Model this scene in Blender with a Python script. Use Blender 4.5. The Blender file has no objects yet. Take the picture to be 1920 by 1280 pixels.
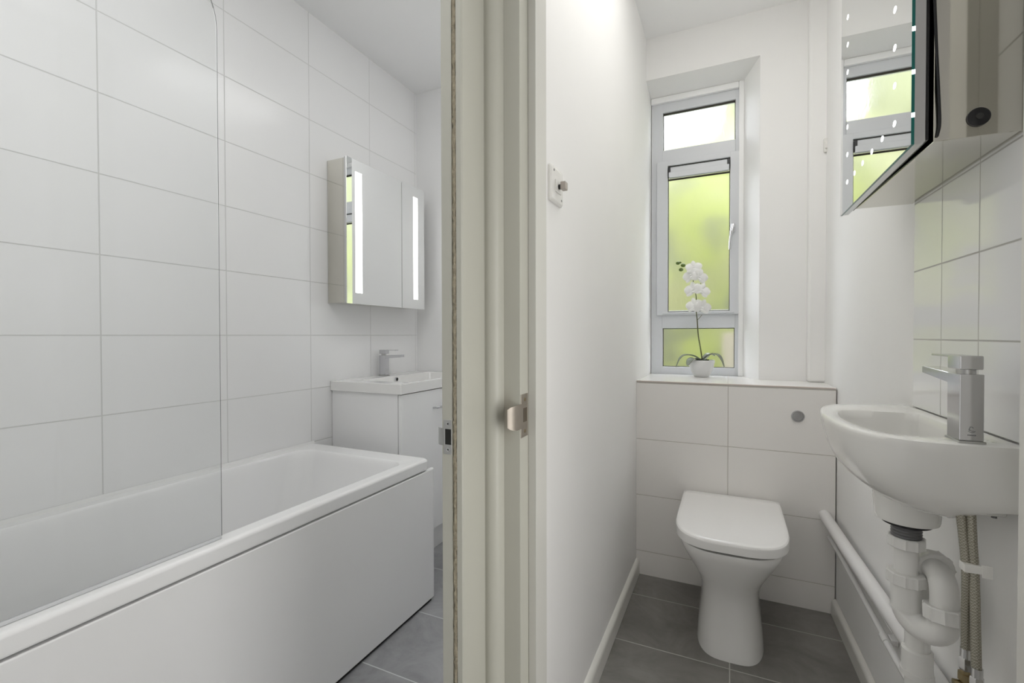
import bpy, bmesh, math, random
from math import pi, sin, cos, radians as R
from mathutils import Vector as V, Matrix
random.seed(4)
S = bpy.context.scene
C = S.collection
# ------------------------------------------------------------------ frames
# 'W' world axes.  'R' is the WC right wall, which runs 1.9 degrees off square:
# local x = distance out from that wall, local y = distance along it from the boxing towards the door.
ANG = math.atan(.033)
FR = {'W': Matrix.Identity(4),
      'R': Matrix.Translation((.379, 2.183, 0)) @ Matrix.Rotation(pi + ANG, 4, 'Z')}
BASE = {}

# ------------------------------------------------------------------ materials
def new(name):
    m = bpy.data.materials.new(name); m.use_nodes = True
    nt = m.node_tree
    for n in list(nt.nodes): nt.nodes.remove(n)
    out = nt.nodes.new('ShaderNodeOutputMaterial')
    return m, nt, out
def N(nt, t, **k):
    n = nt.nodes.new(t)
    for a, b in k.items():
        if a in ('operation', 'blend_type', 'data_type', 'noise_dimensions', 'feature', 'object', 'clamp', 'use_clamp', 'distribution'): setattr(n, a, b)
        else: n.inputs[a].default_value = b
    return n
def math_(nt, op, a, b=None):
    n = nt.nodes.new('ShaderNodeMath'); n.operation = op
    for i, v in enumerate((a, b)):
        if v is None: continue
        if isinstance(v, (int, float)): n.inputs[i].default_value = v
        else: nt.links.new(v, n.inputs[i])
    return n.outputs[0]
def mixc(nt, f, a, b):
    n = nt.nodes.new('ShaderNodeMix'); n.data_type = 'RGBA'
    for i, v in ((0, f), (6, a), (7, b)):
        if isinstance(v, (int, float)): n.inputs[i].default_value = v
        elif isinstance(v, tuple): n.inputs[i].default_value = (*v, 1)
        else: nt.links.new(v, n.inputs[i])
    return n.outputs[2]
def pbr(name, col, rough=.5, metal=0., bump=0., bscale=40, vary=0., vscale=6, spec=.5, coat=0., trans=0., ior=1.45, emit=None, es=0):
    m, nt, out = new(name)
    p = nt.nodes.new('ShaderNodeBsdfPrincipled'); nt.links.new(p.outputs[0], out.inputs[0])
    p.inputs['Base Color'].default_value = (*col, 1); p.inputs['Roughness'].default_value = rough
    p.inputs['Metallic'].default_value = metal; p.inputs['Specular IOR Level'].default_value = spec
    p.inputs['Coat Weight'].default_value = coat; p.inputs['Transmission Weight'].default_value = trans
    p.inputs['IOR'].default_value = ior
    if emit: p.inputs['Emission Color'].default_value = (*emit, 1); p.inputs['Emission Strength'].default_value = es
    tc = nt.nodes.new('ShaderNodeTexCoord')
    if bump:
        n = N(nt, 'ShaderNodeTexNoise', Scale=bscale, Detail=3.); nt.links.new(tc.outputs['Object'], n.inputs['Vector'])
        b = N(nt, 'ShaderNodeBump', Strength=bump, Distance=.002); nt.links.new(n.outputs[0], b.inputs['Height'])
        nt.links.new(b.outputs[0], p.inputs['Normal'])
    n = N(nt, 'ShaderNodeTexNoise', Scale=vscale, Detail=3.); nt.links.new(tc.outputs['Object'], n.inputs['Vector'])
    a = tuple(c * (1 - vary) for c in col); b = tuple(min(1, c * (1 + vary)) for c in col)
    nt.links.new(mixc(nt, n.outputs[0], a, b), p.inputs['Base Color'])
    return m
def tilemat(name, axes, origin, size, col, grout, gw=.003, rough=.12, slate=False, bumpd=.0012):
    """Rectangular tiles; axes e.g. 'YZ' of object coordinates."""
    m, nt, out = new(name)
    p = nt.nodes.new('ShaderNodeBsdfPrincipled'); nt.links.new(p.outputs[0], out.inputs[0])
    tc = nt.nodes.new('ShaderNodeTexCoord'); sx = nt.nodes.new('ShaderNodeSeparateXYZ')
    nt.links.new(tc.outputs['Object'], sx.inputs[0])
    ds = []; ids = []
    for ax, o, w in zip(axes, origin, size):
        v = math_(nt, 'SUBTRACT', sx.outputs['XYZ'.index(ax)], o)
        ds.append(math_(nt, 'PINGPONG', v, w / 2))
        ids.append(math_(nt, 'FLOOR', math_(nt, 'DIVIDE', v, w)))
    d = math_(nt, 'MINIMUM', *ds)
    mr = N(nt, 'ShaderNodeMapRange'); nt.links.new(d, mr.inputs[0])
    mr.inputs[1].default_value = gw * .35; mr.inputs[2].default_value = gw * .65
    mask = mr.outputs[0]
    if slate:
        cmb = nt.nodes.new('ShaderNodeCombineXYZ'); nt.links.new(ids[0], cmb.inputs[0]); nt.links.new(ids[1], cmb.inputs[1])
        sc = nt.nodes.new('ShaderNodeVectorMath'); sc.operation = 'SCALE'; sc.inputs['Scale'].default_value = 3.7; nt.links.new(cmb.outputs[0], sc.inputs[0])
        ad = nt.nodes.new('ShaderNodeVectorMath'); ad.operation = 'ADD'; nt.links.new(tc.outputs['Object'], ad.inputs[0]); nt.links.new(sc.outputs[0], ad.inputs[1])
        n1 = N(nt, 'ShaderNodeTexNoise', Scale=4.5, Detail=8., Roughness=.65, Distortion=1.2); nt.links.new(ad.outputs[0], n1.inputs['Vector'])
        n2 = N(nt, 'ShaderNodeTexNoise', Scale=38., Detail=4.); nt.links.new(ad.outputs[0], n2.inputs['Vector'])
        r = nt.nodes.new('ShaderNodeMapRange'); r.inputs[1].default_value = .32; r.inputs[2].default_value = .7; nt.links.new(n1.outputs[0], r.inputs[0])
        c = mixc(nt, r.outputs[0], tuple(x * .72 for x in col), tuple(x * 1.35 for x in col))
        c = mixc(nt, math_(nt, 'MULTIPLY', n2.outputs[0], .22), c, tuple(x * 1.7 for x in col))
        h = math_(nt, 'ADD', math_(nt, 'MULTIPLY', n1.outputs[0], .6), math_(nt, 'MULTIPLY', mask, .8))
    else:
        wn = nt.nodes.new('ShaderNodeTexWhiteNoise'); wn.noise_dimensions = '2D'
        cmb = nt.nodes.new('ShaderNodeCombineXYZ'); nt.links.new(ids[0], cmb.inputs[0]); nt.links.new(ids[1], cmb.inputs[1]); nt.links.new(cmb.outputs[0], wn.inputs['Vector'])
        c = mixc(nt, wn.outputs[0], tuple(x * .985 for x in col), col)
        h = mask
    nt.links.new(mixc(nt, mask, grout, c), p.inputs['Base Color'])
    b = N(nt, 'ShaderNodeBump', Strength=.6, Distance=bumpd); nt.links.new(h, b.inputs['Height']); nt.links.new(b.outputs[0], p.inputs['Normal'])
    rr = N(nt, 'ShaderNodeMapRange'); nt.links.new(mask, rr.inputs[0]); rr.inputs[3].default_value = .75; rr.inputs[4].default_value = rough
    nt.links.new(rr.outputs[0], p.inputs['Roughness'])
    return m

WHITE = (.80, .795, .785)
M = {}
M['paint'] = pbr('wall paint', (.87, .865, .855), .62, bump=.12, bscale=90, vary=.012, spec=.35)
M['paint_cool'] = pbr('bathroom paint', (.87, .87, .87), .6, bump=.1, bscale=90, vary=.01, spec=.35)
M['ceil'] = pbr('ceiling paint', (.91, .91, .91), .7, bump=.1, bscale=60, vary=.01, spec=.3)
M['reveal'] = pbr('reveal gloss paint', (.88, .88, .88), .3, bump=.05, vary=.01)
M['trimpaint'] = pbr('door frame gloss paint', (.535, .53, .465), .35, bump=.25, bscale=26, vary=.04, vscale=3)
M['skirt'] = pbr('skirting gloss', (.76, .75, .71), .28, bump=.1, bscale=30, vary=.02)
M['tile_left'] = tilemat('bathroom wall tile', 'YZ', (.77, 1.1022), (.4, .25), (.85, .85, .85), (.64, .64, .63), .0034, .2)
M['tile_box'] = tilemat('boxing wall tile', 'XZ', (-.0036, .624), (.6, .2575), (.86, .84, .815), (.58, .55, .51), .003, .28)
M['tile_sill'] = tilemat('sill tile', 'XY', (-.0036, 2.183), (.6, .6), (.86, .845, .83), (.55, .52, .48), .003, .2)
M['tile_splash'] = tilemat('splashback tile', 'YZ', (.8985, .926), (.1505, .1625), (.86, .86, .86), (.50, .49, .47), .0032, .08)
M['floor_wc'] = tilemat('slate floor tile', 'XY', (.005, 2.003), (.62, .324), (.18, .172, .16), (.45, .44, .41), .004, .33, True)
M['floor_bath_lit'] = tilemat('slate floor tile bathroom', 'XY', (-1.6, 1.512), (1.3, .3165), (.28, .28, .285), (.60, .62, .61), .004, .28, True)  # base colour lightened to stand for the brighter light on this floor
M['ceramic'] = pbr('white ceramic', (.85, .845, .83), .07, coat=.3, vary=.006)
M['ceramic_basin'] = pbr('basin ceramic', (.80, .795, .77), .07, coat=.3, vary=.01)
M['acrylic'] = pbr('bath acrylic', (.88, .88, .88), .12, vary=.006)
M['panel'] = pbr('bath panel', (.87, .87, .87), .14, bump=.05, bscale=5, vary=.006)
M['seat'] = pbr('toilet lid plastic', (.88, .875, .865), .16, vary=.006)
M['gloss_white'] = pbr('gloss white cabinet', (.87, .87, .87), .12, vary=.006)
M['chrome'] = pbr('chrome', (.62, .62, .64), .12, 1., vary=.02)
M['chrome_brushed'] = pbr('worn chrome', (.50, .50, .49), .3, 1., bump=.1, bscale=120, vary=.06, vscale=30)
M['mirror'] = pbr('mirror silver', (.86, .87, .865), .012, 1.)
M['alu'] = pbr('polished aluminium', (.64, .625, .57), .07, 1., vary=.01)
M['alu_sat'] = pbr('satin aluminium', (.62, .62, .62), .24, 1., vary=.02)
M['black'] = pbr('black plastic', (.012, .012, .014), .3)
M['dark'] = pbr('dark gap', (.02, .02, .018), .8)  # near-black colour stands in for the shade inside gaps and holes
M['led'] = pbr('lit light strip', (1, 1, 1), .5, emit=(1, .99, .97), es=3.2)
M['ledtab'] = pbr('lit dots', (1, 1, 1), .5, emit=(.95, .98, 1), es=3.)
M['pvc'] = pbr('white upvc', (.66, .675, .70), .28, vary=.01)
M['gasket'] = pbr('window gasket', (.03, .025, .02), .6)
M['plastic'] = pbr('white plumbing plastic', (.77, .765, .745), .3, bump=.06, bscale=60, vary=.02)
M['pipe'] = pbr('painted pipe', (.78, .775, .77), .25, bump=.1, bscale=20, vary=.02)
M['brass'] = pbr('brass', (.33, .27, .16), .35, 1., vary=.15, vscale=60, bump=.1)
M['thread'] = pbr('grey threaded waste', (.16, .16, .165), .35, .6, vary=.1)
M['switch'] = pbr('switch plastic', (.80, .79, .76), .2, vary=.01)
M['knob'] = pbr('beige knob', (.42, .38, .34), .4, vary=.05)
M['pot'] = pbr('white pot', (.72, .72, .72), .3, vary=.02)
M['petal'] = pbr('white petal', (.88, .88, .87), .5, vary=.02, vscale=30)
M['stem'] = pbr('orchid stem', (.10, .105, .045), .5, vary=.2, vscale=40)
M['leaf'] = pbr('orchid leaf', (.22, .245, .20), .35, vary=.2, vscale=14)
M['bud'] = pbr('orchid bud', (.10, .15, .03), .5, vary=.2, vscale=60)
M['soil'] = pbr('dark moss', (.02, .022, .015), .9, vary=.3, vscale=60, bump=.5)
M['rough'] = pbr('exposed rough plaster edge', (.34, .30, .22), .95, bump=1., bscale=220, vary=.45, vscale=160)
M['grass'] = pbr('lawn', (.04, .05, .02), .9, vary=.3, vscale=2)
M['foliage'] = pbr('sunlit foliage', (.058, .066, .004), .8, vary=.6, vscale=1.8)
M['foliage_bright'] = pbr('bright foliage', (.070, .076, .034), .8, vary=.3, vscale=1.5)
M['foliage_pale'] = pbr('pale foliage', (.052, .066, .036), .8, vary=.4, vscale=2)
M['fence'] = pbr('garden fence', (.075, .066, .042), .8, vary=.2, vscale=3)
M['ext'] = pbr('outer brick', (.4, .25, .18), .9, vary=.2)
M['silicone'] = pbr('silicone', (.80, .80, .79), .3)
M['pink'] = pbr('sill edge trim', (.62, .55, .51), .4, vary=.05)

# braided hose
m, nt, out = new('braided steel hose'); p = nt.nodes.new('ShaderNodeBsdfPrincipled'); nt.links.new(p.outputs[0], out.inputs[0])
tc = nt.nodes.new('ShaderNodeTexCoord'); ck = N(nt, 'ShaderNodeTexChecker', Scale=420.); nt.links.new(tc.outputs['Object'], ck.inputs[0])
nt.links.new(mixc(nt, ck.outputs[1], (.40, .38, .32), (.24, .225, .18)), p.inputs['Base Color']); p.inputs['Metallic'].default_value = .55; p.inputs['Roughness'].default_value = .4
M['hose'] = m
# stained lining (grubby hand marks round the latch)
m = M['trimpaint'].copy(); m.name = 'door frame gloss paint with hand marks'; nt = m.node_tree
p = [n for n in nt.nodes if n.type == 'BSDF_PRINCIPLED'][0]; src = p.inputs['Base Color'].links[0].from_socket
tc = nt.nodes.new('ShaderNodeTexCoord'); mp = nt.nodes.new('ShaderNodeVectorMath'); mp.operation = 'SUBTRACT'; mp.inputs[1].default_value = (-.393, .8165, .945)
nt.links.new(tc.outputs['Object'], mp.inputs[0]); sc = nt.nodes.new('ShaderNodeVectorMath'); sc.operation = 'MULTIPLY'; sc.inputs[1].default_value = (38, 20, 16); nt.links.new(mp.outputs[0], sc.inputs[0])
ln = nt.nodes.new('ShaderNodeVectorMath'); ln.operation = 'LENGTH'; nt.links.new(sc.outputs[0], ln.inputs[0])
mr = nt.nodes.new('ShaderNodeMapRange'); mr.inputs[1].default_value = 0; mr.inputs[2].default_value = 1.1; mr.inputs[3].default_value = .55; mr.inputs[4].default_value = 0; mr.interpolation_type = 'SMOOTHSTEP'
nt.links.new(ln.outputs['Value'], mr.inputs[0]); nt.links.new(mixc(nt, mr.outputs[0], src, (.30, .25, .19)), p.inputs['Base Color'])
M['trimstain'] = m
# leaves in patches of fresh yellow-green, grey-green and brown
def patchy(m, c1, c2, c3):
    nt = m.node_tree; p = [n for n in nt.nodes if n.type == 'BSDF_PRINCIPLED'][0]; tc = nt.nodes.new('ShaderNodeTexCoord')
    fs = []
    for sc_, lo, hi in ((1.1, .42, .60), (2.6, .50, .66)):
        n = N(nt, 'ShaderNodeTexNoise', Scale=sc_, Detail=5., Roughness=.6); nt.links.new(tc.outputs['Object'], n.inputs['Vector'])
        q = nt.nodes.new('ShaderNodeMapRange'); q.inputs[1].default_value = lo; q.inputs[2].default_value = hi; nt.links.new(n.outputs[0], q.inputs[0]); fs.append(q.outputs[0])
    nt.links.new(mixc(nt, fs[1], mixc(nt, fs[0], c1, c2), c3), p.inputs['Base Color'])
patchy(M['foliage'], (.050, .060, .0015), (.050, .052, .014), (.024, .027, .007))
# clear screen glass: thin sheet
def thin_glass(name, tint, ior=1.45):
    m, nt, out = new(name)
    fr = N(nt, 'ShaderNodeFresnel', IOR=ior); t = nt.nodes.new('ShaderNodeBsdfTransparent'); t.inputs[0].default_value = (*tint, 1)
    g = nt.nodes.new('ShaderNodeBsdfGlossy'); g.inputs['Roughness'].default_value = .02; g.inputs[0].default_value = (1, 1, 1, 1)
    mx = nt.nodes.new('ShaderNodeMixShader'); nt.links.new(fr.outputs[0], mx.inputs[0]); nt.links.new(t.outputs[0], mx.inputs[1]); nt.links.new(g.outputs[0], mx.inputs[2]); nt.links.new(mx.outputs[0], out.inputs[0])
    return m
M['glass'] = thin_glass('clear screen glass', (.975, .98, .98), 1.25)
M['glass_edge'] = pbr('screen glass edge', (.07, .075, .075), .2)
M['teal_edge'] = pbr('green glass edge', (.01, .16, .14), .1)
# obscured window glass
m, nt, out = new('obscured patterned glass')
p = nt.nodes.new('ShaderNodeBsdfRefraction'); p.inputs['Roughness'].default_value = .32; p.inputs['IOR'].default_value = 1.12
tc = nt.nodes.new('ShaderNodeTexCoord'); w = N(nt, 'ShaderNodeTexNoise', Scale=26., Detail=2., Distortion=1.5); mpg = nt.nodes.new('ShaderNodeMapping'); mpg.inputs['Scale'].default_value = (1, 1, .35)
nt.links.new(tc.outputs['Object'], mpg.inputs[0]); nt.links.new(mpg.outputs[0], w.inputs['Vector'])
b = N(nt, 'ShaderNodeBump', Strength=.5, Distance=.004); nt.links.new(w.outputs[0], b.inputs['Height']); nt.links.new(b.outputs[0], p.inputs['Normal'])
g = nt.nodes.new('ShaderNodeBsdfGlossy'); g.inputs['Roughness'].default_value = .2
mx = nt.nodes.new('ShaderNodeMixShader'); mx.inputs[0].default_value = .05; nt.links.new(p.outputs[0], mx.inputs[1]); nt.links.new(g.outputs[0], mx.inputs[2]); nt.links.new(mx.outputs[0], out.inputs[0])
M['obscure'] = m

# ------------------------------------------------------------------ mesh helpers
def box(bm, x0, x1, y0, y1, z0, z1, bev=0, seg=2, mi=0):
    r = bmesh.ops.create_cube(bm, size=1)
    vs = r['verts']
    for v in vs:
        v.co = V((x0 + (v.co.x + .5) * (x1 - x0), y0 + (v.co.y + .5) * (y1 - y0), z0 + (v.co.z + .5) * (z1 - z0)))
    for f in {f for v in vs for f in v.link_faces}: f.material_index = mi
    if bev:
        es = list({e for v in vs for e in v.link_edges})
        bmesh.ops.bevel(bm, geom=es, offset=bev, segments=seg, profile=.5, affect='EDGES', clamp_overlap=True)
    return vs
def prism(bm, pts, z0, z1, ax='Z'):
    """extrude plan polygon; ax='Z' pts are (x,y); ax='X' pts are (y,z) and z0..z1 is x; ax='Y' pts are (x,z)"""
    mk = {'Z': lambda p, h: (p[0], p[1], h), 'X': lambda p, h: (h, p[0], p[1]), 'Y': lambda p, h: (p[0], h, p[1])}[ax]
    a = [bm.verts.new(mk(p, z0)) for p in pts]; b = [bm.verts.new(mk(p, z1)) for p in pts]
    n = len(pts); bm.faces.new(a[::-1]); bm.faces.new(b)
    for i in range(n): bm.faces.new((a[i], a[(i + 1) % n], b[(i + 1) % n], b[i]))
def loft(bm, rings, cap0=True, cap1=True, closed=True, mi=0):
    rs = [[bm.verts.new(p) for p in r] for r in rings]
    n = len(rs[0])
    for a, b in zip(rs, rs[1:]):
        for i in range(n if closed else n - 1):
            f = bm.faces.new((a[i], a[(i + 1) % n], b[(i + 1) % n], b[i])); f.material_index = mi
    if cap0: bm.faces.new(rs[0][::-1]).material_index = mi
    if cap1: bm.faces.new(rs[-1]).material_index = mi
    return rs
def smoothpath(pts, k=6):
    P = [V(p) for p in pts]; P = [2 * P[0] - P[1]] + P + [2 * P[-1] - P[-2]]; o = []
    for i in range(1, len(P) - 2):
        a, b, c, d = P[i - 1:i + 3]
        for j in range(k):
            t = j / k
            o.append(.5 * ((2 * b) + (c - a) * t + (2 * a - 5 * b + 4 * c - d) * t * t + (3 * b - a - 3 * c + d) * t ** 3))
    o.append(P[-2]); return o
def tube(bm, pts, r, n=16, cap=True):
    P = [V(p) for p in pts]; rr = r if isinstance(r, (list, tuple)) else [r] * len(P)
    t = (P[1] - P[0]).normalized(); u = t.orthogonal().normalized(); rings = []
    for i, q in enumerate(P):
        tn = (P[min(i + 1, len(P) - 1)] - P[max(i - 1, 0)]).normalized()
        u = (u - tn * u.dot(tn)).normalized(); w = tn.cross(u)
        rings.append([q + rr[i] * (cos(2 * pi * k / n) * u + sin(2 * pi * k / n) * w) for k in range(n)])
    loft(bm, rings, cap, cap)
def lathe(bm, prof, c, axis='Z', n=32, cap=True):
    """prof: (radius, height) pairs"""
    c = V(c); rings = []
    for r, h in prof:
        ring = []
        for k in range(n):
            a = 2 * pi * k / n
            d = {'Z': V((r * cos(a), r * sin(a), h)), 'X': V((h, r * cos(a), r * sin(a))), 'Y': V((r * sin(a), h, r * cos(a)))}[axis]
            ring.append(c + d)
        rings.append(ring)
    loft(bm, rings, cap, cap)
def rrect(x0, x1, y0, y1, r, z, k=6):
    """rounded rectangle ring; r = one radius or four (x1y1, x0y1, x0y0, x1y0)"""
    if not isinstance(r, (tuple, list)): r = (r,) * 4
    cs = ((x1 - r[0], y1 - r[0], 0, r[0]), (x0 + r[1], y1 - r[1], pi / 2, r[1]), (x0 + r[2], y0 + r[2], pi, r[2]), (x1 - r[3], y0 + r[3], 1.5 * pi, r[3]))
    return [V((cx + q * cos(a0 + pi / 2 * j / k), cy + q * sin(a0 + pi / 2 * j / k), z)) for cx, cy, a0, q in cs for j in range(k + 1)]
def nut(bm, c, r, h, axis='Z', ribs=10, tilt=None):
    """ribbed compression nut"""
    n = ribs * 6; rings = []
    c = V(c)
    for hh, s in ((-h / 2, .93), (-h / 2 + .002, 1), (h / 2 - .002, 1), (h / 2, .93)):
        ring = []
        for k in range(n):
            a = 2 * pi * k / n; rad = r * s * (1.07 if k % 6 == 0 else 1)
            d = V((rad * cos(a), rad * sin(a), hh))
            if axis == 'Y': d = V((d.x, d.z, d.y))
            if axis == 'X': d = V((d.z, d.x, d.y))
            if tilt: d = tilt @ d
            ring.append(c + d)
        rings.append(ring)
    loft(bm, rings)

def obj(name, bm, mats, parent=None, frame='W', smooth=40, label=None):
    if parent is not None:
        b = BASE[parent.name]; frame = b[1]; off = b[0]
        bmesh.ops.translate(bm, verts=bm.verts, vec=-V(off))
    bmesh.ops.recalc_face_normals(bm, faces=bm.faces)
    me = bpy.data.meshes.new(name); bm.to_mesh(me); bm.free()
    for mt in (mats if isinstance(mats, (list, tuple)) else [mats]): me.materials.append(mt)
    if smooth:
        for p_ in me.polygons: p_.use_smooth = True
        me.set_sharp_from_angle(angle=R(smooth))
    o = bpy.data.objects.new(name, me); C.objects.link(o)
    if smooth and smooth <= 50:
        wn_ = o.modifiers.new('weighted normals', 'WEIGHTED_NORMAL'); wn_.keep_sharp = True; wn_.weight = 80
    if parent is not None: o.parent = parent; BASE[o.name] = BASE[parent.name]
    else: o.matrix_world = FR[frame]; BASE[o.name] = ((0, 0, 0), frame)
    if label: o['label'] = label
    return o
def thing(name, label, cat, base, frame='W', group=None):
    o = bpy.data.objects.new(name, None); C.objects.link(o); o.empty_display_size = .1
    o.matrix_world = FR[frame] @ Matrix.Translation(base)
    BASE[o.name] = (base, frame)
    o['label'] = label; o['category'] = cat
    if group: o['group'] = group
    return o
def single(name, bm, mats, label, cat, base, frame='W', group=None, smooth=40):
    """a thing that is one mesh, with its origin at its base"""
    bmesh.ops.translate(bm, verts=bm.verts, vec=-V(base))
    o = obj(name, bm, mats, None, 'W', smooth)
    o.matrix_world = FR[frame] @ Matrix.Translation(base)
    o['label'] = label; o['category'] = cat
    if group: o['group'] = group
    return o
def struct(name, bm, mats, frame='W', parent=None, smooth=0):
    o = obj(name, bm, mats, parent, frame, smooth)
    if parent is None: o['kind'] = 'structure'
    return o
B = bmesh.new

XL, XP, XB, YW, CE = -1.768, -.387, -.472, 2.446, 2.595     # left wall, partition WC side, partition bath side, WC back wall, ceiling
YBB = 2.385                                                  # bathroom back wall
# ================================================================== SETTING
b = B(); box(b, -.455, 1.1, -1.5, 2.75, -.1, 0); struct('floor', b, M['floor_wc'])
b = B(); box(b, XL - .15, -.455, -.4, 2.75, -.1, 0); struct('floor.001', b, M['floor_bath_lit'])
b = B(); box(b, XL - .2, 1.3, -1.7, 2.9, CE, CE + .2); struct('ceiling', b, M['ceil'])
# bathroom
b = B(); box(b, XL - .15, XL, -.4, 2.9, 0, CE); struct('wall_left', b, M['tile_left'])
b = B(); box(b, XL, -.43, -.3, -.12, 0, CE); struct('wall_front', b, M['paint_cool'])
def wall_back(name, x0, x1, ox0, ox1, gx0, gx1, yf, mat):
    """external wall from x0 to x1 with a splayed window reveal: opening ox0..ox1 at the room face, gx0..gx1 at the window"""
    y1 = 2.76; b = B()
    if ox0 > x0 + .001: prism(b, [(x0, yf), (ox0, yf), (gx0, 2.60), (gx0, y1), (x0, y1)], 0, CE)
    if ox1 < x1 - .001: prism(b, [(ox1, yf), (x1, yf), (x1, y1), (gx1, y1), (gx1, 2.60)], 0, CE)
    prism(b, [(yf, 2.389), (2.60, 2.366), (y1, 2.366), (y1, CE), (yf, CE)], max(x0, ox0 - .07), min(x1, ox1 + .001 if ox1 == x1 else ox1 + .0), 'X')
    prism(b, [(yf, 0), (y1, 0), (y1, .886), (yf, .886)], ox0 - .0, ox1 + .0, 'X')
    return struct(name, b, mat)
wall_back('wall_back', XP, .46, XP, .1247, XP, .062, YW, M['paint'])
wall_back('wall_back.001', XL, XB, -.985, XB, -.915, XB, YBB, M['paint_cool'])
# bathroom window board
b = B(); box(b, -.985, XB, YBB - .02, 2.61, .886, .893, .002); struct('trim_1', b, M['reveal'])
# partition between the two rooms
b = B(); box(b, XB, XP, .835, 2.76, 0, CE); struct('wall_partition', b, M['paint'])
# hall walls
b = B(); box(b, -.468, -.43, -1.5, -.10, 0, CE); box(b, -.468, -.43, -.10, .80, 2.03, CE); struct('wall_hall_left', b, M['paint'])
b = B(); box(b, .436, 1.1, .82, .912, 0, CE); box(b, -.40, .436, .82, .912, 2.03, CE); struct('wall_hall_front', b, M['paint'])
b = B(); box(b, .95, 1.1, -1.5, .82, 0, CE); struct('wall_hall_right', b, M['paint'])
b = B(); box(b, -.47, 1.1, -1.6, -1.5, 0, CE); struct('wall_hall_back', b, M['paint'])
# WC right wall (slightly off square)
b = B(); box(b, -.16, -.005, -.40, 1.27, 0, CE); struct('wall_right', b, M['paint'], 'R')
b = B(); box(b, -.005, 0, .7505, 1.27, .926, CE - .002, .001, 1); struct('trim_2', b, M['tile_splash'], 'R')
# pipe chase in the corner
b = B(); box(b, .312, .41, 2.405, 2.47, .8915, CE - .001, .012, 3); struct('trim_3', b, M['paint'], smooth=50)
# boxing behind the toilet
b = B(); box(b, XP + .0005, .3795, 2.183, YW, 0, .884); struct('wall_boxing', b, M['tile_box'])
b = B(); box(b, XP + .0005, .3795, 2.183, 2.61, .884, .8915, .0008, 1); struct('trim_4', b, M['tile_sill'])
b = B(); box(b, XP + .001, .379, 2.1805, 2.186, .8865, .8925, .0012, 2); struct('trim_5', b, M['pink'])
# skirtings
def skirting(name, pts, x0, x1, frame, ax): 
    b = B(); prism(b, pts, x0, x1, ax); struct(name, b, M['skirt'], frame, smooth=45)
prof = [(0, 0), (.016, 0), (.016, .052), (.0145, .060), (.011, .066), (.005, .070), (0, .071)]
skirting('baseboard_left', [(XP + a, z) for a, z in prof], .915, 2.183, 'W', 'Y')
skirting('baseboard_right', [(a - .004, z * .9) for a, z in prof], .004, 1.262, 'R', 'Y')

# --- door frames (thin partition: both doorways meet at its end)
TH = 2.03
b = B(); box(b, -.472, -.4495, .71, .835, 0, TH + .02, .0015); box(b, -.472, -.4495, -.13, -.10, 0, TH + .02, .0015); box(b, -.472, -.43, -.10, .71, TH - .0, TH + .02, .0015); struct('trim_6', b, M['trimpaint'], smooth=40)
b = B(); rings = []
random.seed(8)
for i in range(300):
    z = i * TH / 299; j = lambda: random.uniform(-.0012, .0012)
    rings.append([V((-.4495 + j(), .713 + j(), z)), V((-.447 + j(), .7095 + j(), z)), V((-.4440 + j(), .7088 + j(), z)), V((-.4412 + j(), .7105 + j(), z)), V((-.4405, .80, z)), V((-.4495, .80, z))])
loft(b, rings); struct('trim_7', b, M['rough'], smooth=60)
b = B(); prism(b, [(-.4405, .710), (-.4305, .710), (-.428, .7125), (-.428, .722), (-.4286, .7235), (-.4286, .80), (-.4405, .80)], 0, TH)
struct('trim_8', b, M['trimpaint'], smooth=35)
b = B(); prism(b, [(-.4405, .780), (-.4275, .7925), (-.4215, .7905), (-.4140, .7918), (-.4065, .7965), (-.4010, .8045), (-.3985, .8165), (-.3985, .84), (-.4405, .84)], 0, TH + .03)
struct('trim_9', b, M['trimpaint'], smooth=50)
b = B(); box(b, -.4005, -.364, .8165, .915, 0, TH, .0016);
struct('trim_10', b, M['trimstain'], smooth=40)
b = B(); box(b, -.3638, -.347, .8555, .915, 0, TH - .02, .0015); struct('trim_12', b, pbr('door stop gloss paint', (.64, .635, .59), .3, vary=.02), smooth=40)
b = B(); box(b, .395, .437, .8165, .915, 0, TH, .0016); box(b, .3785, .3955, .8555, .915, 0, TH - .02, .0015)
box(b, -.364, .395, .8165, .915, TH - .02, TH + .01, .0015)
struct('trim_11', b, M['skirt'], smooth=40)

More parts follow.
